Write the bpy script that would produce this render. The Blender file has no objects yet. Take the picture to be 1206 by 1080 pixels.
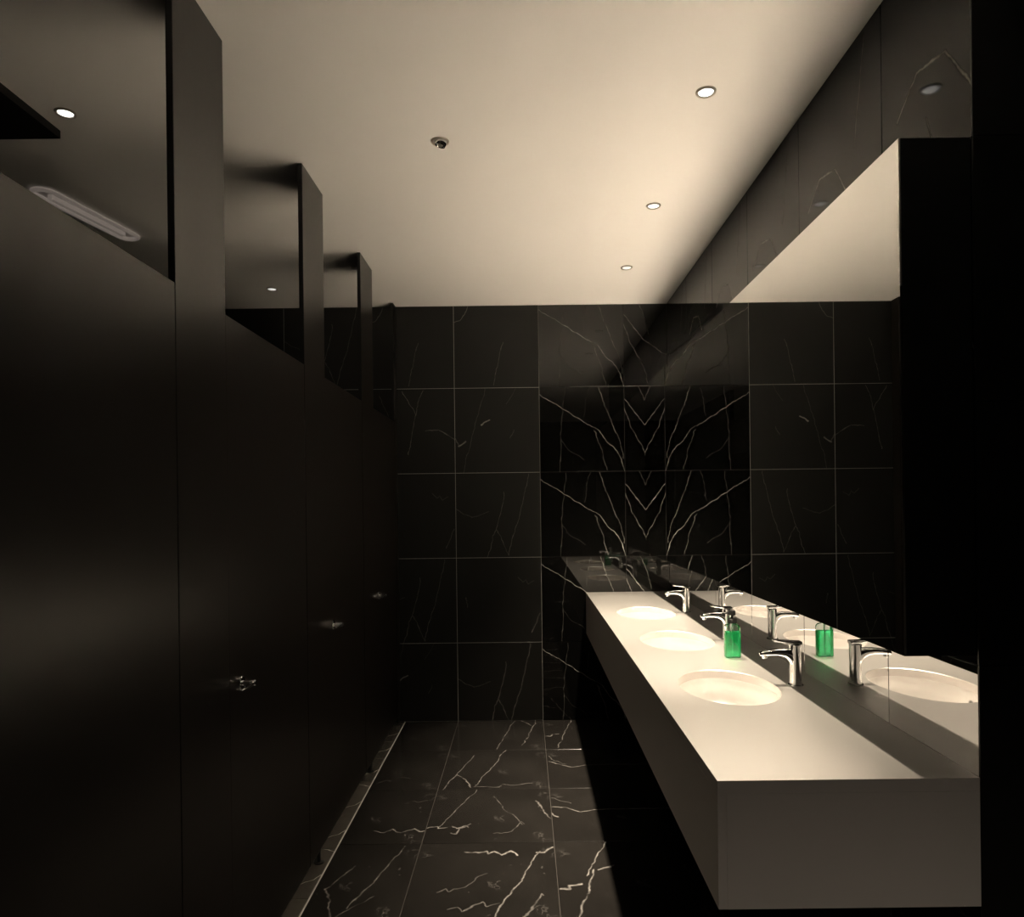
import bpy, bmesh, math, random
from mathutils import Vector, Matrix

random.seed(7)
scene = bpy.context.scene
col = scene.collection
R = math.radians
PI = math.pi

# ------------------------------------------------------------------ camera, world, light, exposure
F_PX, W_PX, H_PX = 833.0, 1206.0, 1080.0
cam_data = bpy.data.cameras.new('camera')
cam_data.sensor_fit = 'HORIZONTAL'
cam_data.sensor_width = 36.0
cam_data.lens = 36.0 * F_PX / W_PX
cam_data.shift_x = -14.0 / W_PX
cam_data.shift_y = 53.0 / W_PX
cam_data.clip_start = 0.02
cam = bpy.data.objects.new('camera', cam_data)
cam.location = (0, 0, 1.533)
cam.rotation_euler = (R(90), R(0.7), 0)
col.objects.link(cam)
scene.camera = cam

vs = scene.view_settings
vs.view_transform = 'Standard'
vs.look = 'None'
vs.exposure = 0.0
vs.gamma = 1.0
vs.use_curve_mapping = False

world = bpy.data.worlds.new('world')
world.use_nodes = True
world.node_tree.nodes['Background'].inputs[0].default_value = (0.001, 0.001, 0.001, 1)
scene.world = world
cy = scene.cycles
cy.use_denoising = True
cy.max_bounces = 12
cy.diffuse_bounces = 6
cy.glossy_bounces = 8
cy.transmission_bounces = 10
cy.sample_clamp_indirect = 80.0
cy.blur_glossy = 0.3

SPOT_W = 485.0
SPOT_ANGLE = 62.0
STALL_W = 2.0
FILL_W = 190.0
WARM = (1.0, 0.83, 0.62)
WARM_STALL = (1.0, 0.86, 0.68)

# ------------------------------------------------------------------ main dimensions (metres)
D = 5.0              # back wall
CEIL = 2.935
XW = 1.0247          # right wall (wing wall) face
XM = 0.861           # mirror face
XD = -0.89           # cubicle front face
XL = -2.36           # left outer wall
YN = -2.2            # wall behind the camera
YV = 1.600           # near end of vanity
ZC = 0.900           # countertop
ZCB = 0.609          # underside of vanity
XC = 0.430           # front of vanity
ROW0 = 0.553
COL0 = 0.118

# ------------------------------------------------------------------ helpers
def new_mat(name):
    m = bpy.data.materials.new(name)
    m.use_nodes = True
    nt = m.node_tree
    return m, nt, nt.nodes['Principled BSDF']

def simple(name, color, rough=0.5, metal=0.0, **kw):
    m, nt, p = new_mat(name)
    p.inputs['Base Color'].default_value = (*color, 1)
    p.inputs['Roughness'].default_value = rough
    p.inputs['Metallic'].default_value = metal
    for k, v in kw.items():
        p.inputs[k.replace('_', ' ')].default_value = v
    return m

def link(nt, a, b):
    nt.links.new(a, b)

def mnode(nt, op, a=None, b=None, c=None, clamp=False):
    n = nt.nodes.new('ShaderNodeMath')
    n.operation = op
    n.use_clamp = clamp
    for i, v in enumerate((a, b, c)):
        if v is None:
            continue
        if isinstance(v, (int, float)):
            n.inputs[i].default_value = v
        else:
            nt.links.new(v, n.inputs[i])
    return n.outputs[0]

def vnode(nt, op, a=None, b=None, scale=None, out=0):
    n = nt.nodes.new('ShaderNodeVectorMath')
    n.operation = op
    for i, v in enumerate((a, b)):
        if v is None:
            continue
        if isinstance(v, (tuple, list)):
            n.inputs[i].default_value = v
        else:
            nt.links.new(v, n.inputs[i])
    if scale is not None:
        if isinstance(scale, (int, float)):
            n.inputs['Scale'].default_value = scale
        else:
            nt.links.new(scale, n.inputs['Scale'])
    return n.outputs['Value'] if op in ('DOT_PRODUCT', 'DISTANCE', 'LENGTH') else n.outputs['Vector']

def noise(nt, vec, scale, detail=3.0, rough=0.5):
    n = nt.nodes.new('ShaderNodeTexNoise')
    n.inputs['Scale'].default_value = scale
    n.inputs['Detail'].default_value = detail
    n.inputs['Roughness'].default_value = rough
    nt.links.new(vec, n.inputs['Vector'])
    return n

VEIN_W = 0.5
def marble(name, veins, base=(0.012, 0.012, 0.011), vein=(0.45, 0.43, 0.40), rough=0.06, ior=1.5,
           wobble=0.012, fine=0.0, fine_scale=5.0, clouds=0.6, breakup=0.6, speck=0.0):
    """dark marble tile print. veins: list of (polyline in metres, width, strength) in the tile's own plane"""
    m, nt, p = new_mat(name)
    tc = nt.nodes.new('ShaderNodeTexCoord').outputs['Object']
    flat = vnode(nt, 'MULTIPLY', tc, (1, 1, 0))
    nz = noise(nt, flat, 9.0, 4.0)
    off = vnode(nt, 'SUBTRACT', nz.outputs['Color'], (0.5, 0.5, 0.5))
    off = vnode(nt, 'SCALE', off, scale=wobble * 2.5)
    off = vnode(nt, 'MULTIPLY', off, (1, 1, 0))
    pos = vnode(nt, 'ADD', flat, off)
    nz2 = noise(nt, flat, 45.0, 3.0)
    off2 = vnode(nt, 'SUBTRACT', nz2.outputs['Color'], (0.5, 0.5, 0.5))
    off2 = vnode(nt, 'SCALE', off2, scale=wobble * 0.55)
    pos = vnode(nt, 'ADD', pos, vnode(nt, 'MULTIPLY', off2, (1, 1, 0)))
    acc = None
    for pts, width, strength in veins:
        dmin = None
        for (ax, ay), (bx, by) in zip(pts[:-1], pts[1:]):
            ex, ey = bx - ax, by - ay
            l2 = max(ex * ex + ey * ey, 1e-8)
            pa = vnode(nt, 'SUBTRACT', pos, (ax, ay, 0))
            h = vnode(nt, 'DOT_PRODUCT', pa, (ex / l2, ey / l2, 0))
            h = mnode(nt, 'MULTIPLY', h, 1.0, clamp=True)
            q = vnode(nt, 'SCALE', (ex, ey, 0), scale=h)
            d = vnode(nt, 'DISTANCE', pa, q)
            dmin = d if dmin is None else mnode(nt, 'MINIMUM', dmin, d)
        v = mnode(nt, 'MULTIPLY_ADD', dmin, -1.0 / (width * VEIN_W), 1.0, clamp=True)
        v = mnode(nt, 'MULTIPLY', v, strength)
        acc = v if acc is None else mnode(nt, 'MAXIMUM', acc, v)
    if acc is not None and breakup > 0:
        bn = noise(nt, flat, 22.0, 3.0).outputs['Fac']
        bn = mnode(nt, 'MULTIPLY_ADD', bn, 3.2 * breakup, 1.0 - 1.9 * breakup, clamp=True)
        acc = mnode(nt, 'MULTIPLY', acc, bn)
    if fine > 0:
        wn = noise(nt, pos, fine_scale, 5.0, 0.6).outputs['Fac']
        d = mnode(nt, 'SUBTRACT', wn, 0.5)
        d = mnode(nt, 'ABSOLUTE', d)
        d = mnode(nt, 'MULTIPLY_ADD', d, -70.0, 1.0, clamp=True)
        mask = noise(nt, flat, 3.1, 2.0).outputs['Fac']
        mask = mnode(nt, 'MULTIPLY_ADD', mask, 6.0, -3.35, clamp=True)
        d = mnode(nt, 'MULTIPLY', d, mask)
        d = mnode(nt, 'MULTIPLY', d, fine)
        acc = d if acc is None else mnode(nt, 'MAXIMUM', acc, d)
    if speck > 0:
        sn = noise(nt, flat, 38.0, 2.0, 0.5).outputs['Fac']
        sn = mnode(nt, 'MULTIPLY_ADD', sn, 9.0, -6.1, clamp=True)
        sm = noise(nt, flat, 4.3, 2.0).outputs['Fac']
        sm = mnode(nt, 'MULTIPLY_ADD', sm, 6.0, -3.2, clamp=True)
        sn = mnode(nt, 'MULTIPLY', mnode(nt, 'MULTIPLY', sn, sm), speck)
        acc = sn if acc is None else mnode(nt, 'MAXIMUM', acc, sn)
    cn = noise(nt, flat, 2.4, 4.0).outputs['Fac']
    cl = mnode(nt, 'MULTIPLY_ADD', cn, 2.0 * clouds, 1.0 - clouds)
    bc = vnode(nt, 'SCALE', base, scale=cl)
    mix = nt.nodes.new('ShaderNodeMix')
    mix.data_type = 'RGBA'
    if acc is None:
        mix.inputs[0].default_value = 0
    else:
        link(nt, acc, mix.inputs[0])
    link(nt, bc, mix.inputs[6])
    mix.inputs[7].default_value = (*vein, 1)
    link(nt, mix.outputs[2], p.inputs['Base Color'])
    p.inputs['Roughness'].default_value = rough
    p.inputs['IOR'].default_value = ior
    return m

def mesh_obj(name, bm, mat, parent=None, smooth=False, bevel=0.0, angle=35):
    if bevel > 0:
        edges = [e for e in bm.edges if len(e.link_faces) == 2 and e.calc_face_angle(0) > 0.6]
        bmesh.ops.bevel(bm, geom=edges, offset=bevel, segments=2, affect='EDGES', profile=0.6)
    bmesh.ops.recalc_face_normals(bm, faces=bm.faces)
    me = bpy.data.meshes.new(name)
    bm.to_mesh(me)
    bm.free()
    me.materials.append(mat)
    if smooth:
        for f in me.polygons:
            f.use_smooth = True
        try:
            me.set_sharp_from_angle(angle=R(angle))
        except Exception:
            pass
    o = bpy.data.objects.new(name, me)
    col.objects.link(o)
    if parent is not None:
        o.parent = parent
    return o

def box(bm, x0, x1, y0, y1, z0, z1):
    c = [(x0, y0, z0), (x1, y0, z0), (x1, y1, z0), (x0, y1, z0), (x0, y0, z1), (x1, y0, z1), (x1, y1, z1), (x0, y1, z1)]
    v = [bm.verts.new(p) for p in c]
    for f in ((3, 2, 1, 0), (4, 5, 6, 7), (0, 1, 5, 4), (1, 2, 6, 5), (2, 3, 7, 6), (3, 0, 4, 7)):
        bm.faces.new([v[i] for i in f])
    return bm

def B(*a):
    return box(bmesh.new(), *a)

def loft(bm, rings, cap0=True, cap1=True, closed=True):
    vr = [[bm.verts.new(p) for p in r] for r in rings]
    n = len(vr[0])
    for a, b in zip(vr[:-1], vr[1:]):
        for i in range(n if closed else n - 1):
            j = (i + 1) % n
            bm.faces.new((a[i], a[j], b[j], b[i]))
    if cap0:
        bm.faces.new(list(reversed(vr[0])))
    if cap1:
        bm.faces.new(vr[-1])
    return bm

def circ(r, z, n=24, cx=0, cy_=0, ry=None, e=2.0):
    ry = r if ry is None else ry
    out = []
    for i in range(n):
        t = 2 * PI * i / n
        c, s = math.cos(t), math.sin(t)
        x = math.copysign(abs(c) ** (2 / e), c) * r
        y = math.copysign(abs(s) ** (2 / e), s) * ry
        out.append((cx + x, cy_ + y, z))
    return out

def secx(x, w, h, zc, n=20, e=3.2):
    """cross-section across the local x axis"""
    return [(x, p[0], zc + p[1]) for p in circ(w / 2, 0, n, ry=h / 2, e=e)]

def tag(o, label=None, cat=None, group=None, kind=None):
    if label: o['label'] = label
    if cat: o['category'] = cat
    if group: o['group'] = group
    if kind: o['kind'] = kind
    return o

def thing(name, label, cat, loc=(0, 0, 0), group=None, rot=(0, 0, 0)):
    o = bpy.data.objects.new(name, None)
    o.empty_display_size = 0.05
    o.location = loc
    o.rotation_euler = rot
    col.objects.link(o)
    return tag(o, label, cat, group)

def dup(root, loc, label, group=None):
    r = root.copy()
    col.objects.link(r)
    r.location = loc
    r['label'] = label
    if group: r['group'] = group
    for ch in list(root.children):
        c = ch.copy()
        col.objects.link(c)
        c.parent = r
        for g in list(ch.children):
            d = g.copy()
            col.objects.link(d)
            d.parent = c
    return r

def struct(name, bm, mat, **kw):
    return tag(mesh_obj(name, bm, mat, **kw), kind='structure')

# ------------------------------------------------------------------ materials
M_ceil = simple('ceiling_paint', (0.90, 0.89, 0.88), 0.75)
M_grout_light = simple('light_grout', (0.42, 0.42, 0.41), 0.9)
M_grout_dark = simple('dark_grout', (0.018, 0.017, 0.016), 0.8)
M_black = simple('black_laminate', (0.006, 0.006, 0.006), 0.5)
M_dark_wall = simple('dark_wall_paint', (0.012, 0.011, 0.010), 0.6)
M_chrome = simple('chrome', (0.86, 0.87, 0.88), 0.06, 1.0)
M_mirror = simple('mirror_glass', (0.90, 0.90, 0.88), 0.0, 1.0)

def laminate(name, color, rough):
    m, nt, p = new_mat(name)
    tc = nt.nodes.new('ShaderNodeTexCoord').outputs['Object']
    n = noise(nt, tc, 60.0, 3.0).outputs['Fac']
    r = mnode(nt, 'MULTIPLY_ADD', n, 0.06, rough - 0.03)
    link(nt, r, p.inputs['Roughness'])
    p.inputs['Base Color'].default_value = (*color, 1)
    p.inputs['IOR'].default_value = 1.56
    return m
M_door = laminate('dark_brown_laminate', (0.006, 0.0042, 0.0034), 0.30)

def satin_white(name, color, shine, gloss_color, rough=0.48, grain=0.0):
    """pale surface with a broad satin lobe: light from straight above is thrown back up to the ceiling"""
    m, nt, p = new_mat(name)
    out = nt.nodes['Material Output']
    df = nt.nodes.new('ShaderNodeBsdfDiffuse')
    gl = nt.nodes.new('ShaderNodeBsdfAnisotropic')
    gl.distribution = 'BECKMANN'
    gl.inputs['Color'].default_value = (*gloss_color, 1)
    gl.inputs['Roughness'].default_value = rough
    if grain > 0:
        tc = nt.nodes.new('ShaderNodeTexCoord').outputs['Object']
        n = noise(nt, tc, 180.0, 2.0).outputs['Fac']
        f = mnode(nt, 'MULTIPLY_ADD', n, 2 * grain, 1 - grain)
        link(nt, vnode(nt, 'SCALE', color, scale=f), df.inputs['Color'])
    else:
        df.inputs['Color'].default_value = (*color, 1)
    mx = nt.nodes.new('ShaderNodeMixShader')
    mx.inputs[0].default_value = shine
    link(nt, df.outputs[0], mx.inputs[1])
    link(nt, gl.outputs[0], mx.inputs[2])
    link(nt, mx.outputs[0], out.inputs[0])
    nt.nodes.remove(p)
    return m
SHINE = 0.8
M_stone = satin_white('white_solid_surface', (0.82, 0.80, 0.77), SHINE, (0.95, 0.94, 0.93), grain=0.03)
M_apron = simple('white_stone_side_tone', (0.62, 0.585, 0.56), 0.28)  # same stone as the top; side brightness set in this copy's colour
M_ceramic = satin_white('white_ceramic', (0.84, 0.82, 0.79), 0.7, (0.95, 0.94, 0.93), rough=0.48)

# tile prints, drawn on a 0.6 m tile (u to the right, v up, metres)
def uv(pts, x0, y1, s):
    return [((x - x0) / s * 0.6, (y1 - y) / s * 0.6) for x, y in pts]
def pr(pts): return uv(pts, -15, 645, 300)
def qr(pts): return uv(pts, 285, 645, 300)
def mr(pts): return uv(pts, 250, 570, 260)
def mr2(pts): return uv(pts, 250, 830, 260)
def mr3(pts): return uv(pts, -10, 570, 260)

P_veins = [
    (pr([(-15, 372), (45, 403), (110, 450), (180, 490), (240, 555), (275, 600), (284, 645)]), 0.0065, 0.85),
    (pr([(195, 345), (215, 410), (240, 470), (270, 540), (282, 600)]), 0.0055, 0.5),
    (pr([(75, 350), (68, 440), (60, 520), (55, 645)]), 0.005, 0.22),
    (pr([(178, 500), (200, 560), (222, 645)]), 0.0055, 0.4),
    (pr([(160, 345), (150, 400), (140, 450)]), 0.005, 0.15),
    (pr([(60, 530), (90, 570), (140, 600)]), 0.005, 0.10),
]
Q_veins = [
    (qr([(285, 388), (320, 440), (360, 480), (420, 528), (520, 570)]), 0.0065, 0.9),
    (qr([(285, 425), (310, 490), (340, 550), (362, 605), (372, 645)]), 0.0055, 0.6),
    (qr([(335, 345), (360, 400), (375, 460)]), 0.0055, 0.35),
]
MA_veins = [
    (mr([(345, 312), (320, 400), (300, 470), (285, 520), (274, 570)]), 0.006, 0.22),
    (mr([(334, 424), (344, 414), (354, 407)]), 0.012, 0.9),
    (mr([(262, 488), (282, 473)]), 0.014, 0.7),
    (mr([(250, 465), (262, 485)]), 0.008, 0.4),
    (mr([(430, 440), (420, 466)]), 0.007, 0.2),
    (mr([(440, 312), (412, 360)]), 0.006, 0.12),
]
MB_veins = [
    (mr2([(400, 630), (386, 700), (372, 745), (345, 830)]), 0.006, 0.34),
    (mr2([(372, 745), (392, 780), (410, 820)]), 0.006, 0.35),
    (mr2([(474, 575), (450, 680), (430, 750), (410, 822)]), 0.006, 0.3),
    (mr2([(250, 678), (275, 694), (300, 705), (350, 690)]), 0.008, 0.2),
]
MC_veins = [
    (mr3([(90, 316), (130, 385), (118, 450), (108, 512)]), 0.006, 0.4),
    (mr3([(152, 316), (130, 390)]), 0.006, 0.35),
    (mr3([(160, 440), (200, 435), (250, 465)]), 0.009, 0.38),
    (mr3([(20, 330), (60, 420), (70, 560)]), 0.006, 0.3),
]
MD_veins = [
    (mr([(296, 320), (270, 362), (250, 370)]), 0.007, 0.5),
    (mr([(400, 430), (384, 490), (370, 560)]), 0.006, 0.28),
]
ME_veins = [
    (mr([(440, 372), (452, 386), (462, 380), (470, 392), (486, 384)]), 0.010, 0.16),
    (mr([(278, 430), (282, 460)]), 0.007, 0.3),
    (mr([(505, 480), (480, 540)]), 0.007, 0.3),
]
# upper right wall print (soft arcs)
W_veins = [
    (uv([(40, 200), (90, 160), (150, 175), (200, 240), (240, 330)], 0, 300, 300), 0.009, 0.55),
    (uv([(250, 20), (235, 90), (215, 170)], 0, 300, 300), 0.008, 0.4),
    (uv([(110, 230), (130, 290)], 0, 300, 300), 0.008, 0.3),
]
polish = dict(base=(0.004, 0.004, 0.0038), rough=0.018, ior=1.55, vein=(0.50, 0.49, 0.47), wobble=0.018, breakup=0.85)
matte = dict(base=(0.007, 0.007, 0.0062), rough=0.45, ior=1.5, vein=(0.52, 0.50, 0.47), wobble=0.016)
MT_P = marble('polished_black_marble_a', P_veins, **polish)
MT_Q = marble('polished_black_marble_b', Q_veins, **polish)
MT_A = marble('honed_black_marble_a', MA_veins, **matte)
MT_B = marble('honed_black_marble_b', MB_veins, **matte)
MT_C = marble('honed_black_marble_c', MC_veins, **matte)
MT_D = marble('honed_black_marble_d', MD_veins, **matte)
MT_E = marble('honed_black_marble_e', ME_veins, **matte)
MT_W = marble('polished_black_marble_side', W_veins, base=(0.004, 0.0038, 0.0036), rough=0.06, ior=1.20, vein=(0.5, 0.48, 0.45))
MT_S = marble('polished_black_splashback', W_veins[:1], base=(0.008, 0.008, 0.0075), rough=0.012, ior=8.5, vein=(0.3, 0.29, 0.27))
MT_R = marble('honed_black_marble_end', [
    ([(0.262, 0.30), (0.275, 0.27), (0.30, 0.235), (0.33, 0.215)], 0.008, 0.4)], **matte)

def fl(pts): return [(x * 0.6, y * 0.6) for x, y in pts]
def squig(u0, v0, u1, v1, n=7, amp=0.035, seed=1):
    rnd = random.Random(seed)
    return fl([(u0 + (u1 - u0) * t / (n - 1) + rnd.uniform(-0.6, 0.6) * (u1 - u0) / n,
                v0 + (v1 - v0) * t / (n - 1) + amp * rnd.uniform(-1.0, 1.0)) for t in range(n)])
def L(pts, w=0.008, st=0.6): return (fl(pts), w, st)
F_prints = {
    (0, 0): [L([(.92, 1), (.85, .6), (.76, .15)]), L([(.67, 1), (.57, .5), (.48, 0)], st=.45), L([(.74, 1), (.86, .8)], st=.4)],
    (0, 1): [L([(.58, 1), (.45, .5), (.33, .08)], st=.7), L([(.27, .85), (.15, .42), (.04, 0)], st=.55), L([(.13, .36), (.22, .22), (.30, .04)], .010, .7),
             (squig(.35, .05, .8, .12, 6, .03, 3), .007, .35)],
    (0, 2): [L([(.36, 1), (.22, .62), (.10, .28)], st=.45), (squig(-.02, .22, .36, .30, 9, .05, 5), .011, .8), (squig(.2, .12, .36, .3, 5, .06, 6), .010, .6),
             L([(.52, .85), (.60, .6), (.77, .3)], .009, .25), (squig(.55, .1, .8, .35, 8, .06, 8), .007, .35), (squig(.88, .75, .99, .4, 5, .05, 9), .011, .6)],
    (0, 3): [(squig(.34, .86, .74, .84, 11, .035, 11), .012, .95), L([(.88, .86), (.76, .5), (.58, .02)], .009, .8), (squig(.86, .84, 1.0, .90, 4, .03, 12), .015, .95),
             (squig(.2, .3, .5, .55, 8, .06, 13), .008, .3), (squig(.3, .1, .6, .2, 8, .05, 14), .009, .4), (squig(.75, .05, .9, .3, 6, .05, 15), .011, .5)],
    (1, 0): [L([(.33, 1), (.12, .05)], st=.6), (squig(.02, .4, .14, .5, 4, .05, 21), .014, .7)],
    (1, 1): [L([(.02, .66), (.12, .58), (.24, .52), (.5, .58), (1, .55)], .009, .75), (squig(.0, .75, .2, .6, 5, .06, 23), .008, .35)],
    (1, 2): [L([(-.02, .62), (.12, .60), (.24, .53), (.5, .57), (1, .56)], .009, .75), (squig(.0, .75, .18, .66, 5, .06, 24), .008, .4), (squig(-.01, .5, .04, .42, 3, .04, 25), .013, .7)],
    (1, 3): [L([(.40, 1.02), (.31, .8), (.21, .52)], .010, .8), L([(.27, .6), (.20, .35), (.10, 0)], .010, .8), (squig(.02, .34, .15, .42, 5, .02, 27), .018, .95),
             (squig(.32, .6, .40, .66, 3, .01, 28), .016, .8)],
    (-1, 0): [L([(.5, .2), (.7, .6)], st=.12)],
    (-1, 1): [(squig(.45, .2, .7, .3, 6, .05, 31), .008, .25)],
    (-1, 2): [(squig(.6, .2, 1.02, .2, 8, .05, 33), .011, .7), (squig(.75, .7, .95, .8, 5, .05, 34), .007, .25)],
    (-1, 3): [L([(.88, .96), (.77, .55), (.65, .15)], .008, .45), L([(.57, .68), (.45, .38), (.58, .04)], .009, .5), L([(.58, .04), (.8, .3)], .007, .3)],
}
flo = dict(base=(0.016, 0.0148, 0.0138), rough=0.17, ior=1.5, vein=(0.40, 0.385, 0.37), clouds=0.75, wobble=0.020)
FT = {key: marble('floor_marble', v, fine=0.3, fine_scale=5.0, speck=0.55 if key[1] > 1 else 0.15, breakup=0.95, **flo) for key, v in F_prints.items()}
FT_KEYS = sorted(FT)

def emit(name, color, strength):
    m, nt, p = new_mat(name)
    p.inputs['Base Color'].default_value = (0.8, 0.8, 0.8, 1)
    p.inputs['Emission Color'].default_value = (*color, 1)
    p.inputs['Emission Strength'].default_value = strength
    return m
M_lens = emit('lit_lens', (1.0, 0.97, 0.90), 1.0)
def beam_lens(m, peak, n):
    nt = m.node_tree
    p = nt.nodes['Principled BSDF']
    g = nt.nodes.new('ShaderNodeNewGeometry')
    c = vnode(nt, 'DOT_PRODUCT', g.outputs['Incoming'], (0, 0, -1))
    c = mnode(nt, 'MAXIMUM', c, 0.0)
    link(nt, mnode(nt, 'MULTIPLY', mnode(nt, 'POWER', c, n), peak), p.inputs['Emission Strength'])
beam_lens(M_lens, 26.0, 2.8)
M_lens_off = simple('clear_lens', (0.55, 0.53, 0.5), 0.15, 0.6)
M_bezel = simple('satin_bezel', (0.62, 0.58, 0.52), 0.3, 0.7)

# ------------------------------------------------------------------ tiles
tile_cache = {}
GAP = 0.0032
def tile_mesh(x0, x1, y0, y1, mat, th=0.008, gap=GAP):
    key = (round(x0, 4), round(x1, 4), round(y0, 4), round(y1, 4), mat.name, th)
    if key in tile_cache:
        return tile_cache[key]
    g = gap / 2
    bm = B(x0 + g, x1 - g, y0 + g, y1 - g, -th, 0)
    for e in [e for e in bm.edges if all(abs(v.co.z) < 1e-6 for v in e.verts)]:
        pass
    top = [e for e in bm.edges if all(abs(v.co.z) < 1e-6 for v in e.verts)]
    bmesh.ops.bevel(bm, geom=top, offset=0.0008, segments=1, affect='EDGES')
    bmesh.ops.recalc_face_normals(bm, faces=bm.faces)
    me = bpy.data.meshes.new('tile')
    bm.to_mesh(me)
    bm.free()
    me.materials.append(mat)
    tile_cache[key] = me
    return me

def tile(parent, origin, rot, me):
    o = bpy.data.objects.new('tile', me)
    o.location = origin
    o.rotation_euler = rot
    col.objects.link(o)
    o.parent = parent
    return o

# ------------------------------------------------------------------ setting
# back wall: light bed for the honed tiles, dark bed for the polished ones
wall_back = struct('wall_back', B(XL - 0.2, COL0, D + 0.0012, D + 0.2, -0.02, CEIL + 0.05), M_grout_light)
bed = mesh_obj('grout_bed', B(COL0, XW + 0.4, D + 0.005, D + 0.2, -0.02, CEIL + 0.05), M_grout_dark, wall_back)
rows = [(-0.047, 0.0, 0.6), (0.553, 0, 0.6), (1.153, 0, 0.6), (1.753, 0, 0.6), (2.353, 0, 0.6)]
ROT_B = (R(90), 0, 0)
prints = {  # (column, row) -> honed print
    (-1, 4): MT_D, (-1, 3): MT_A, (-1, 2): MT_B, (-1, 1): MT_E, (-1, 0): MT_B,
    (-2, 4): MT_D, (-2, 3): MT_C, (-2, 2): MT_E, (-2, 1): MT_B, (-2, 0): MT_A}
for ri, (z0, _, _) in enumerate(rows):
    y0 = 0.047 if ri == 0 else 0.0
    y1 = min(0.6, CEIL - z0)
    for ci in range(-5, 2):
        x0 = COL0 + 0.6 * ci
        a = max(0.0, XL - x0)
        b = min(0.6, XW - x0)
        if b - a < 0.03:
            continue
        if ci == 0: mt = MT_P
        elif ci == 1: mt = MT_Q
        else: mt = prints.get((ci, ri), (MT_D, MT_B, MT_C)[(ci + ri) % 3])
        tile(wall_back, (x0, D, z0), ROT_B, tile_mesh(a, b, y0, y1, mt))

# wing wall on the right, which carries vanity and mirror
wall_right = struct('wall_right', B(XW + 0.005, XW + 0.32, YV + 0.006, D, -0.02, CEIL), M_grout_dark)
ROT_R = (R(90), 0, R(-90))
for k in range(6):
    y1 = D - 0.6 * k
    w = 0.6 if k < 5 else y1 - YV
    for z0, z1, mt in ((2.353, CEIL, MT_W), (1.753, 2.353, MT_W), (1.153, 1.753, MT_W), (0.553, 1.153, MT_S), (0.0, 0.553, MT_S)):
        tile(wall_right, (XW, y1, z0), ROT_R, tile_mesh(0, w, 0, z1 - z0, mt))
for z0, z1 in ((0, 0.553), (0.553, 1.153), (1.153, 1.753), (1.753, 2.353), (2.353, CEIL)):
    tile(wall_right, (XW - 0.002, YV - 0.002, z0), ROT_B, tile_mesh(0, 0.32, 0, z1 - z0, MT_R, th=0.006))

# other walls of the room
wall_left = struct('wall_left', B(XL - 0.2, XL, YN, D, -0.02, CEIL), M_dark_wall)
wall_front = struct('wall_front', B(XL - 0.2, 2.7, YN - 0.15, YN, -0.02, CEIL), M_dark_wall)
wall_far_right = struct('wall_entry', B(2.5, 2.7, YN, 2.1, -0.02, CEIL), M_dark_wall)
wall_entry = struct('wall_return', B(XW + 0.33, 2.5, 1.9, 2.1, -0.02, CEIL), M_dark_wall)

ceiling = struct('ceiling', B(XL - 0.2, 2.7, YN - 0.15, D + 0.2, CEIL, CEIL + 0.15), M_ceil)

# floor with tiles
floor = struct('floor', B(XL - 0.2, 2.7, YN - 0.15, D + 0.2, -0.12, -0.004), simple('floor_grout', (0.055, 0.051, 0.047), 0.8))
for kr in range(0, 12):
    yb = D - 0.6 * (kr + 1)
    for ci in range(-5, 5):
        x0 = COL0 + 0.6 * ci
        b0, b1 = x0, x0 + 0.6
        if kr > 5 and ci < -3: continue
        lo = YN if kr == 11 else yb
        xmax = XW if yb + 0.6 > YV + 0.3 else 2.5
        spans = []
        a, b = max(b0, XL), min(b1, xmax)
        if b - a < 0.02: continue
        if a < -0.93 < b or a < -0.857 < b:
            if -0.93 - a > 0.02: spans.append((a, -0.93))
            if b + 0.855 > 0.02: spans.append((-0.855, b))
        elif -0.93 <= a and b <= -0.855:
            continue
        else:
            spans.append((a, b))
        mt = FT.get((ci + 1, kr)) or FT[FT_KEYS[(ci * 5 + kr * 3) % len(FT_KEYS)]]
        for s0, s1 in spans:
            tile(floor, (x0, yb, 0), (0, 0, 0), tile_mesh(s0 - x0, s1 - x0, max(0, YN - yb), 0.6, mt))

# stone threshold under the cubicle fronts, laid in pieces
M_thr = marble('threshold_marble', [([(0.0, 0.1), (0.05, 0.14), (0.075, 0.2)], 0.006, 0.6), ([(0.01, 0.4), (0.07, 0.37)], 0.006, 0.6)],
               base=(0.07, 0.065, 0.058), rough=0.2, vein=(0.8, 0.77, 0.72), fine=0.4, fine_scale=9)
trim = struct('trim_1', B(-0.93, -0.8555, 0.4, D - 0.001, -0.004, -0.003), M_grout_light)
y = D
i = 0
lens = (0.42, 0.30, 0.36, 0.44, 0.32, 0.40, 0.35, 0.45, 0.38, 0.4, 0.4, 0.38)
while y > 0.5:
    l = lens[i % len(lens)]
    l = min(l, y - 0.4)
    o = tile(trim, (-0.9295 + 0.0, y - l, 0.0015), (0, 0, 0), tile_mesh(0, 0.070, 0, l, M_thr))
    o.name = 'threshold_stone'
    y -= l
    i += 1

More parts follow.
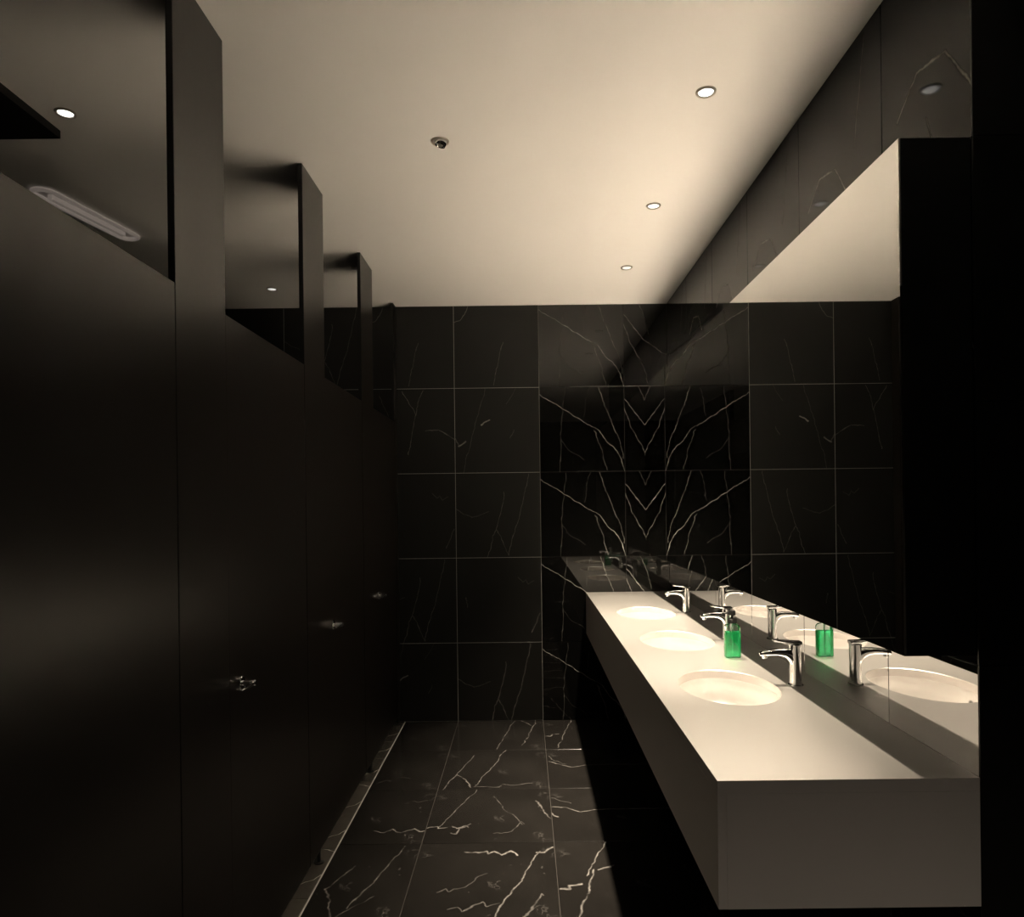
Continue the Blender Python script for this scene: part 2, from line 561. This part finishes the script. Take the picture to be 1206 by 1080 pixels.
# ------------------------------------------------------------------ cubicle fronts
posts = [(1.82, 2.125), (2.89, 3.185), (3.915, 4.215), (4.90, 4.996)]
post_labels = ['dark brown full height pilaster panel, the nearest and widest in view',
               'dark brown full height pilaster panel, second one along the cubicle row',
               'dark brown full height pilaster panel, third one along the cubicle row',
               'narrow dark brown pilaster strip against the tiled back wall']
ZB, ZT, TH = 0.058, 2.112, 0.018
for (y0, y1), lab in zip(posts, post_labels):
    p = thing('pilaster_panel', lab, 'panel', (XD, (y0 + y1) / 2, 0), 'full height panels between the cubicle doors')
    h = (y1 - y0) / 2
    mesh_obj('panel', B(-TH, 0, -h + 0.002, h, ZB, CEIL - 0.001), M_door, p, bevel=0.0012)
    mesh_obj('edge_strip', B(-TH, -0.0005, -h, -h + 0.002, ZB, CEIL - 0.001), M_black, p)
    bm = bmesh.new()
    loft(bm, [circ(0.022, 0.0015, 16, cx=-TH / 2), circ(0.022, 0.006, 16, cx=-TH / 2), circ(0.009, 0.008, 16, cx=-TH / 2), circ(0.009, ZB + 0.002, 16, cx=-TH / 2)])
    mesh_obj('foot', bm, M_black, p, smooth=True)

def lever_handle(parent, y, z):
    """a thumb turn with a short lever on the door face; local +x points into the room"""
    hd = bmesh.new()
    rings = []
    for r, x in ((0.022, 0), (0.022, 0.006), (0.020, 0.008)):
        rings.append([(x, y + r * math.cos(2 * PI * k / 24), z + r * math.sin(2 * PI * k / 24)) for k in range(24)])
    loft(hd, rings)
    ro = mesh_obj('rosette', hd, M_chrome, parent, smooth=True)
    nb = bmesh.new()
    rings = []
    for r, x in ((0.008, 0.008), (0.007, 0.02), (0.007, 0.034), (0.0095, 0.036), (0.0095, 0.046), (0.007, 0.049)):
        rings.append([(x, y + r * math.cos(2 * PI * k / 16), z + r * math.sin(2 * PI * k / 16)) for k in range(16)])
    loft(nb, rings)
    mesh_obj('neck', nb, M_chrome, ro, smooth=True)
    lb = bmesh.new()
    rings = []
    for t, w, h in ((0.0, 0.012, 0.010), (0.02, 0.012, 0.010), (0.06, 0.011, 0.008), (0.085, 0.009, 0.007), (0.09, 0.005, 0.004)):
        rings.append([(0.042 + px, y - 0.006 - t, z + pz) for px, pz, _ in circ(w / 2, 0, 12, ry=h / 2, e=2.6)])
    loft(lb, rings)
    mesh_obj('lever', lb, M_chrome, ro, smooth=True)

door_labels = ['dark brown cubicle door filling the left picture edge, with an open gap above it',
               'dark brown cubicle door just beyond the widest pilaster, with the largest chrome lever glint',
               'dark brown cubicle door between the second and third pilasters, its chrome lever half way along',
               'farthest dark brown cubicle door, beside the tiled back wall, with the smallest lever glint']
for k, lab in enumerate(door_labels):
    y0, y1 = (posts[k - 1][1] if k else 1.06) + 0.003, posts[k][0] - 0.003
    d = thing('cubicle_door', lab, 'door', (XD, y0, 0), 'cubicle doors')
    w = y1 - y0
    mesh_obj('panel', B(-TH, -0.0008, 0, w, ZB, ZT), M_door, d, bevel=0.0012)
    if k > 0:
        lever_handle(d, 0.075, 0.985)
    for zz in (0.35, 1.05, 1.85):
        hb = bmesh.new()
        loft(hb, [circ(0.006, zz - 0.04, 10, cx=-TH - 0.004, cy_=w - 0.012), circ(0.006, zz + 0.04, 10, cx=-TH - 0.004, cy_=w - 0.012)])
        mesh_obj('hinge', hb, M_black, d, smooth=True)
# solid wall panel closing the row behind the camera
struct('trim_2', B(XD - 0.06, XD - 0.002, YN, 1.06, 0.0, CEIL - 0.001), M_door)

# ------------------------------------------------------------------ vanity
basin_y = (2.42, 3.23, 4.04)
BX, RX, RY = 0.690, 0.163, 0.232
SLAB = 0.03
van = thing('vanity_counter', 'long white wall-hung vanity counter with three sunk basins and deep plain apron', 'counter', (0, 0, 0))

def slab_with_holes():
    bm = bmesh.new()
    x0, x1 = XC, XW - 0.001
    ys = [YV, (basin_y[0] + basin_y[1]) / 2, (basin_y[1] + basin_y[2]) / 2, D - 0.001]
    for k in range(3):
        ya, yb, cyy = ys[k], ys[k + 1], basin_y[k]
        angs = sorted(set([2 * PI * i / 72 for i in range(72)] + [math.atan2(yy - cyy, xx - BX) % (2 * PI) for xx in (x0, x1) for yy in (ya, yb)]))
        outer, inner = [], []
        for t in angs:
            c, s = math.cos(t), math.sin(t)
            inner.append((BX + RX * c, cyy + RY * s))
            tx = ((x1 - BX) / c if c > 1e-9 else (x0 - BX) / c if c < -1e-9 else 1e9)
            ty = ((yb - cyy) / s if s > 1e-9 else (ya - cyy) / s if s < -1e-9 else 1e9)
            m_ = min(tx, ty)
            outer.append((BX + m_ * c, cyy + m_ * s))
        n = len(angs)
        loops = []
        for pts, z in ((outer, ZC), (inner, ZC), (inner, ZC - 0.0015), (inner, ZC - SLAB), (outer, ZC - SLAB)):
            loops.append([bm.verts.new((p[0], p[1], z)) for p in pts])
        # eased rim
        for v, p in zip(loops[1], inner):
            v.co.x = BX + (p[0] - BX) * 1.010
            v.co.y = cyy + (p[1] - cyy) * 1.008
        for a, b in zip(loops[:-1], loops[1:]):
            for i in range(n):
                j = (i + 1) % n
                bm.faces.new((a[i], a[j], b[j], b[i]))
    bmesh.ops.remove_doubles(bm, verts=bm.verts, dist=1e-5)
    # outer rim edges: close the slab's long and end sides
    be = [e for e in bm.edges if len(e.link_faces) == 1]
    bmesh.ops.bridge_loops(bm, edges=be)
    return bm
top = mesh_obj('countertop', slab_with_holes(), M_stone, van, smooth=True, angle=25)
top.data.materials.append(M_apron)
for f in top.data.polygons:       # upright edges take the side-tone copy
    c = f.center
    if abs(f.normal.z) < 0.5:
        f.material_index = 1
        if c.x < XC + 0.002 or c.y < YV + 0.002:
            f.use_smooth = False
AP = 0.02
mesh_obj('front_apron', B(XC, XC + AP, YV + 0.0005, D - 0.001, ZCB, ZC - SLAB - 0.0004), M_apron, van, bevel=0.001)
mesh_obj('end_panel', B(XC + AP + 0.0003, XW - 0.001, YV, YV + AP, ZCB, ZC - SLAB - 0.0004), M_apron, van, bevel=0.001)
mesh_obj('bottom_panel', B(XC + AP, XW - 0.001, YV + AP, D - 0.001, ZCB + 0.004, ZCB + 0.016), M_black, van)

def make_basin():
    root = thing('basin', 'x', 'basin', (BX, basin_y[0], ZC - SLAB), 'oval basins sunk in the counter')
    n = 64
    def el(sx, sy, z):
        return [(sx * math.cos(2 * PI * i / n), sy * math.sin(2 * PI * i / n), z) for i in range(n)]
    prof_in = [(1.0, 0), (0.995, -0.01), (0.985, -0.04), (0.95, -0.075), (0.87, -0.105), (0.72, -0.125), (0.5, -0.134), (0.2, -0.138), (0.10, -0.139)]
    e = 0.004
    rings = [el(RX + 0.022, RY + 0.022, -0.012), el(RX + 0.022, RY + 0.022, -0.0005), el(RX + e, RY + e, -0.0005)]
    for s, z in prof_in[1:]:
        rings.append(el((RX + e) * s, (RY + e) * s, z))
    for s, z in reversed(prof_in[2:]):
        rings.append(el((RX + e) * s + 0.008, (RY + e) * s + 0.008, z - 0.009))
    bm = loft(bmesh.new(), rings, cap0=False, cap1=False)
    # closing ring between flange underside and outer shell is left to the bridge below
    be = [ed for ed in bm.edges if len(ed.link_faces) == 1]
    bmesh.ops.bridge_loops(bm, edges=be)
    mesh_obj('bowl', bm, M_ceramic, root, smooth=True, angle=50)
    dr = loft(bmesh.new(), [circ(0.026, -0.1375, 28), circ(0.026, -0.1345, 28), circ(0.022, -0.133, 28), circ(0.0, -0.1325, 28)], cap1=False)
    mesh_obj('drain', dr, M_chrome, root, smooth=True)
    # overflow on the user's side of the bowl
    ov = bmesh.new()
    xw = -(RX + e) * 0.984
    def ring_x(r, x, zc=-0.042):
        return [(x, r * math.cos(2 * PI * k / 24), zc + r * math.sin(2 * PI * k / 24)) for k in range(24)]
    loft(ov, [ring_x(0.013, xw - 0.002), ring_x(0.013, xw + 0.004), ring_x(0.0095, xw + 0.005), ring_x(0.0085, xw + 0.002)], cap0=False, cap1=False)
    ring = mesh_obj('overflow_ring', ov, M_chrome, root, smooth=True)
    oh = loft(bmesh.new(), [ring_x(0.0088, xw - 0.001), ring_x(0.0088, xw + 0.0022)])
    mesh_obj('overflow_hole', oh, M_black, ring)
    return root
b0 = make_basin()
b0['label'] = 'white oval basin nearest the camera, the largest opening in the counter'
dup(b0, (BX, basin_y[1], ZC - SLAB), 'middle white oval basin, left of the green soap bottle')
dup(b0, (BX, basin_y[2], ZC - SLAB), 'farthest white oval basin, nearest the tiled back wall')

def make_faucet():
    root = thing('faucet', 'x', 'faucet', (0.922, basin_y[0], ZC), 'chrome lever faucets along the counter')
    bm = loft(bmesh.new(), [circ(0.026, 0.0, 32), circ(0.026, 0.003, 32), circ(0.0245, 0.0045, 32), circ(0.019, 0.0048, 32)])
    mesh_obj('base_ring', bm, M_chrome, root, smooth=True)
    bm = loft(bmesh.new(), [circ(r, z, 32, ry=r * 1.05, e=2.5) for r, z in
              ((0.0195, 0.0045), (0.0185, 0.03), (0.018, 0.07), (0.0185, 0.11), (0.0195, 0.135), (0.0195, 0.1385), (0.0175, 0.140))])
    mesh_obj('body', bm, M_chrome, root, smooth=True)
    secs = [(0.008, 0.030, 0.060, 0.095), (-0.014, 0.031, 0.060, 0.0955), (-0.020, 0.031, 0.046, 0.103), (-0.028, 0.031, 0.035, 0.1085),
            (-0.040, 0.031, 0.027, 0.1125), (-0.060, 0.031, 0.0225, 0.1145), (-0.085, 0.030, 0.0195, 0.1135), (-0.108, 0.029, 0.0175, 0.1105),
            (-0.117, 0.026, 0.015, 0.109), (-0.121, 0.018, 0.009, 0.108)]
    bm = loft(bmesh.new(), [secx(x, w, h, z, 24) for x, w, h, z in secs])
    mesh_obj('spout', bm, M_chrome, root, smooth=True, angle=50)
    bm = loft(bmesh.new(), [circ(0.0085, 0.094, 20, cx=-0.105), circ(0.0095, 0.096, 20, cx=-0.105), circ(0.0095, 0.104, 20, cx=-0.105)])
    mesh_obj('aerator', bm, M_chrome, root, smooth=True)
    bm = loft(bmesh.new(), [secx(x, w, h, z, 20, 4.0) for x, w, h, z in
              ((0.021, 0.026, 0.008, 0.1455), (0.018, 0.036, 0.0115, 0.146), (-0.012, 0.037, 0.0115, 0.147), (-0.022, 0.034, 0.009, 0.149),
               (-0.060, 0.029, 0.0075, 0.153), (-0.074, 0.026, 0.006, 0.1545), (-0.077, 0.02, 0.003, 0.1548))])
    mesh_obj('lever', bm, M_chrome, root, smooth=True, angle=50)
    return root
f0 = make_faucet()
f0['label'] = 'chrome single lever faucet nearest the camera, beside the largest basin'
dup(f0, (0.922, basin_y[1], ZC), 'chrome single lever faucet partly hidden behind the green soap bottle')
dup(f0, (0.922, basin_y[2] + 0.01, ZC), 'farthest chrome single lever faucet, beside the basin at the back wall')

# soap bottle
def thin_glass():
    m, nt, p = new_mat('clear_plastic')
    out = nt.nodes['Material Output']
    tr = nt.nodes.new('ShaderNodeBsdfTransparent')
    tr.inputs[0].default_value = (0.93, 0.97, 0.95, 1)
    gl = nt.nodes.new('ShaderNodeBsdfGlossy')
    gl.inputs['Roughness'].default_value = 0.05
    fr = nt.nodes.new('ShaderNodeFresnel')
    fr.inputs[0].default_value = 1.45
    mx = nt.nodes.new('ShaderNodeMixShader')
    f = mnode(nt, 'MULTIPLY_ADD', fr.outputs[0], 1.0, 0.03, clamp=True)
    link(nt, f, mx.inputs[0])
    link(nt, tr.outputs[0], mx.inputs[1])
    link(nt, gl.outputs[0], mx.inputs[2])
    link(nt, mx.outputs[0], out.inputs[0])
    return m
M_clear = thin_glass()
M_soap = simple('green_liquid', (0.07, 0.92, 0.40), 0.08, Transmission_Weight=0.7, IOR=1.25)
M_pump = simple('black_pump_plastic', (0.012, 0.012, 0.012), 0.3)
bt = thing('soap_bottle', 'clear rectangular pump bottle of bright green soap standing on the counter', 'bottle', (0.838, 2.867, ZC))
bw, bd = 0.031, 0.021
def rr(s, z, k=1.0): return circ(bw * s, z, 32, ry=bd * s, e=6.0)
bm = loft(bmesh.new(), [rr(0.93, 0.0005), rr(1.0, 0.004), rr(1.0, 0.118), rr(0.97, 0.124), rr(0.80, 0.131), circ(0.016, 0.134, 32), circ(0.0145, 0.136, 32), circ(0.0145, 0.142, 32)], cap1=False)
mesh_obj('bottle_body', bm, M_clear, bt, smooth=True, angle=60)
bm = loft(bmesh.new(), [rr(0.88, 0.003), rr(0.94, 0.006), rr(0.94, 0.103)])
mesh_obj('liquid', bm, M_soap, bt, smooth=True, angle=40)
bm = loft(bmesh.new(), [circ(0.0032, 0.008, 10), circ(0.0032, 0.142, 10)])
mesh_obj('dip_tube', bm, simple('tube_plastic', (0.75, 0.85, 0.78), 0.3), bt, smooth=True)
bm = loft(bmesh.new(), [circ(0.019, 0.139, 28), circ(0.019, 0.155, 28), circ(0.014, 0.158, 28), circ(0.0055, 0.158, 28), circ(0.0045, 0.160, 28), circ(0.0045, 0.174, 28)])
mesh_obj('collar', bm, M_pump, bt, smooth=True)
bm = loft(bmesh.new(), [circ(0.011, 0.170, 24), circ(0.0145, 0.173, 24), circ(0.0145, 0.186, 24), circ(0.012, 0.190, 24)])
hd = mesh_obj('pump_head', bm, M_pump, bt, smooth=True)
bm = loft(bmesh.new(), [secx(x, w, h, z, 14) for x, w, h, z in ((0.0, 0.010, 0.009, 0.180), (-0.02, 0.009, 0.008, 0.180), (-0.036, 0.007, 0.007, 0.178), (-0.041, 0.006, 0.006, 0.175))])
mesh_obj('nozzle', bm, M_pump, hd, smooth=True)

# ------------------------------------------------------------------ mirror cabinet
mc = thing('mirror_cabinet', 'long black wall-mounted mirror cabinet with a mirrored front above the counter', 'cabinet', (0, 0, 0))
ZM0, ZM1, YM = 1.175, 2.353, 1.608
mesh_obj('carcass', B(XM + 0.005, XW - 0.0005, YM, D - 0.001, ZM0, ZM1), M_black, mc)
mesh_obj('mirror_panel', B(XM, XM + 0.0045, YM, D - 0.001, ZM0, ZM1), M_mirror, mc)

# ------------------------------------------------------------------ ceiling fittings
def make_downlight(lit_mat, bezel):
    root = thing('downlight', 'x', 'light', (0, 0, CEIL))
    bm = loft(bmesh.new(), [circ(0.035, -0.0002, 40), circ(0.035, -0.003, 40), circ(0.033, -0.006, 40), circ(0.027, -0.006, 40), circ(0.025, -0.0015, 40)], cap0=False, cap1=False)
    mesh_obj('trim_ring', bm, bezel, root, smooth=True)
    bm = loft(bmesh.new(), [circ(0.025, -0.0005, 32), circ(0.024, -0.004, 32), circ(0.015, -0.0065, 32)])
    mesh_obj('lens', bm, lit_mat, root, smooth=True)
    return root
dl = make_downlight(M_lens, M_bezel)
dl.location = (0.640, 2.42, CEIL)
dl['label'] = 'lit recessed spotlight nearest the camera above the counter, the brightest disc'
dl['group'] = 'spotlights in the ceiling'
LX = (0.640, 0.630, 0.630)
LY = (2.42, 3.345, 4.22)
dup(dl, (LX[1], LY[1], CEIL), 'lit recessed spotlight in the middle of the three over the counter')
dup(dl, (LX[2], LY[2], CEIL), 'lit recessed spotlight closest to the tiled back wall, over the counter')
dup(dl, (-1.603, 2.50, CEIL), 'lit recessed spotlight seen over the nearest cubicle door at upper left')
dup(dl, (-1.603, 4.55, CEIL), 'small lit recessed spotlight seen over the farther cubicle doors')

for x, y_, gain in zip(LX, LY, (0.95, 1.03, 1.15)):
    ld = bpy.data.lights.new('downlight_beam', 'SPOT')
    ld.energy = SPOT_W * gain
    ld.color = WARM
    ld.spot_size = R(SPOT_ANGLE)
    ld.spot_blend = 1.0
    ld.shadow_soft_size = 0.028
    lo = bpy.data.objects.new('downlight_beam', ld)
    lo.location = (x, y_, CEIL - 0.04)
    col.objects.link(lo)
for x, y_ in ((-1.603, 2.50), (-1.603, 4.55)):
    ld = bpy.data.lights.new('cubicle_beam', 'SPOT')
    ld.energy = STALL_W
    ld.color = WARM_STALL
    ld.spot_size = R(90)
    ld.spot_blend = 1.0
    ld.shadow_soft_size = 0.028
    lo = bpy.data.objects.new('cubicle_beam', ld)
    lo.location = (x, y_, CEIL - 0.04)
    col.objects.link(lo)

ld = bpy.data.lights.new('added_fill_beam', 'SPOT')  # added unseen spot behind the camera, brightens the counter's near end
ld.energy = FILL_W
ld.color = WARM_STALL
ld.spot_size = R(110)
ld.spot_blend = 1.0
ld.shadow_soft_size = 0.03
lo = bpy.data.objects.new('added_fill_beam', ld)
lo.location = (0.80, -0.7, CEIL - 0.04)
col.objects.link(lo)

# unlit gimbal spotlight over the aisle
gs = thing('gimbal_spotlight', 'unlit chrome swivel spotlight alone in the middle of the pale ceiling', 'light', (-0.307, 2.73, CEIL))
bm = loft(bmesh.new(), [circ(0.036, -0.0002, 40), circ(0.036, -0.003, 40), circ(0.034, -0.005, 40), circ(0.028, -0.005, 40), circ(0.026, -0.001, 40)], cap0=False, cap1=False)
mesh_obj('trim_ring', bm, M_bezel, gs, smooth=True)
bm = loft(bmesh.new(), [circ(0.025, 0, 32), circ(0.025, -0.003, 32), circ(0.020, -0.012, 32), circ(0.017, -0.012, 32), circ(0.012, -0.006, 32)])
for v in bm.verts:
    v.co = Matrix.Rotation(R(14), 3, 'Y') @ v.co + Vector((0.003, 0, -0.006))
gm = mesh_obj('swivel_lamp', bm, M_chrome, gs, smooth=True)
bm = loft(bmesh.new(), [circ(0.012, -0.006, 20), circ(0.009, -0.014, 20), circ(0.0, -0.012, 20)], cap1=False)
for v in bm.verts:
    v.co = Matrix.Rotation(R(14), 3, 'Y') @ v.co + Vector((0.003, 0, -0.006))
mesh_obj('bulb', bm, M_lens_off, gm, smooth=True)

# dark bulkhead panel above the first cubicle
mesh_ = mesh_obj('ceiling_bulkhead', B(XL + 0.001, -1.70, 1.2, 2.62, CEIL - 0.03, CEIL - 0.0005), M_black, bevel=0.002)
tag(mesh_, 'flat black ceiling panel at the upper left picture edge, over the nearest cubicle', 'panel')

# rounded loop fitting of unknown use; its pale glow is added as emission
sd = thing('linear_fitting', 'pale rounded linear fitting with added glow on the dim ceiling above the nearest cubicle door', 'light', (-2.055, 3.37, CEIL), rot=(0, 0, R(-10)))
def stadium(hw, hl, z, n=12):
    pts = []
    for k in range(n + 1):
        t = PI * k / n
        pts.append((hw * math.cos(t), hl + hw * math.sin(t), z))
    for k in range(n + 1):
        t = PI + PI * k / n
        pts.append((hw * math.cos(t), -hl + hw * math.sin(t), z))
    return pts
M_slot = emit('added_glow', (1.0, 0.83, 0.72), 0.09)
def tube_loop(path, r, n=10):
    bm = bmesh.new()
    m = len(path)
    rings = []
    for k in range(m):
        a, b, c = Vector(path[k - 1]), Vector(path[k]), Vector(path[(k + 1) % m])
        t = (c - a).normalized()
        side = t.cross(Vector((0, 0, 1))).normalized()
        rings.append([bm.verts.new(b + side * (r * math.cos(2 * PI * q / n)) + Vector((0, 0, r * math.sin(2 * PI * q / n)))) for q in range(n)])
    for k in range(m):
        a, b = rings[k], rings[(k + 1) % m]
        for q in range(n):
            bm.faces.new((a[q], a[(q + 1) % n], b[(q + 1) % n], b[q]))
    return bm
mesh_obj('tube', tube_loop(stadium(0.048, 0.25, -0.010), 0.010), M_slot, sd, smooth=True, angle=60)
mesh_obj('inner_bar', B(-0.011, 0.011, -0.225, 0.225, -0.022, -0.0005), M_slot, sd, bevel=0.006)
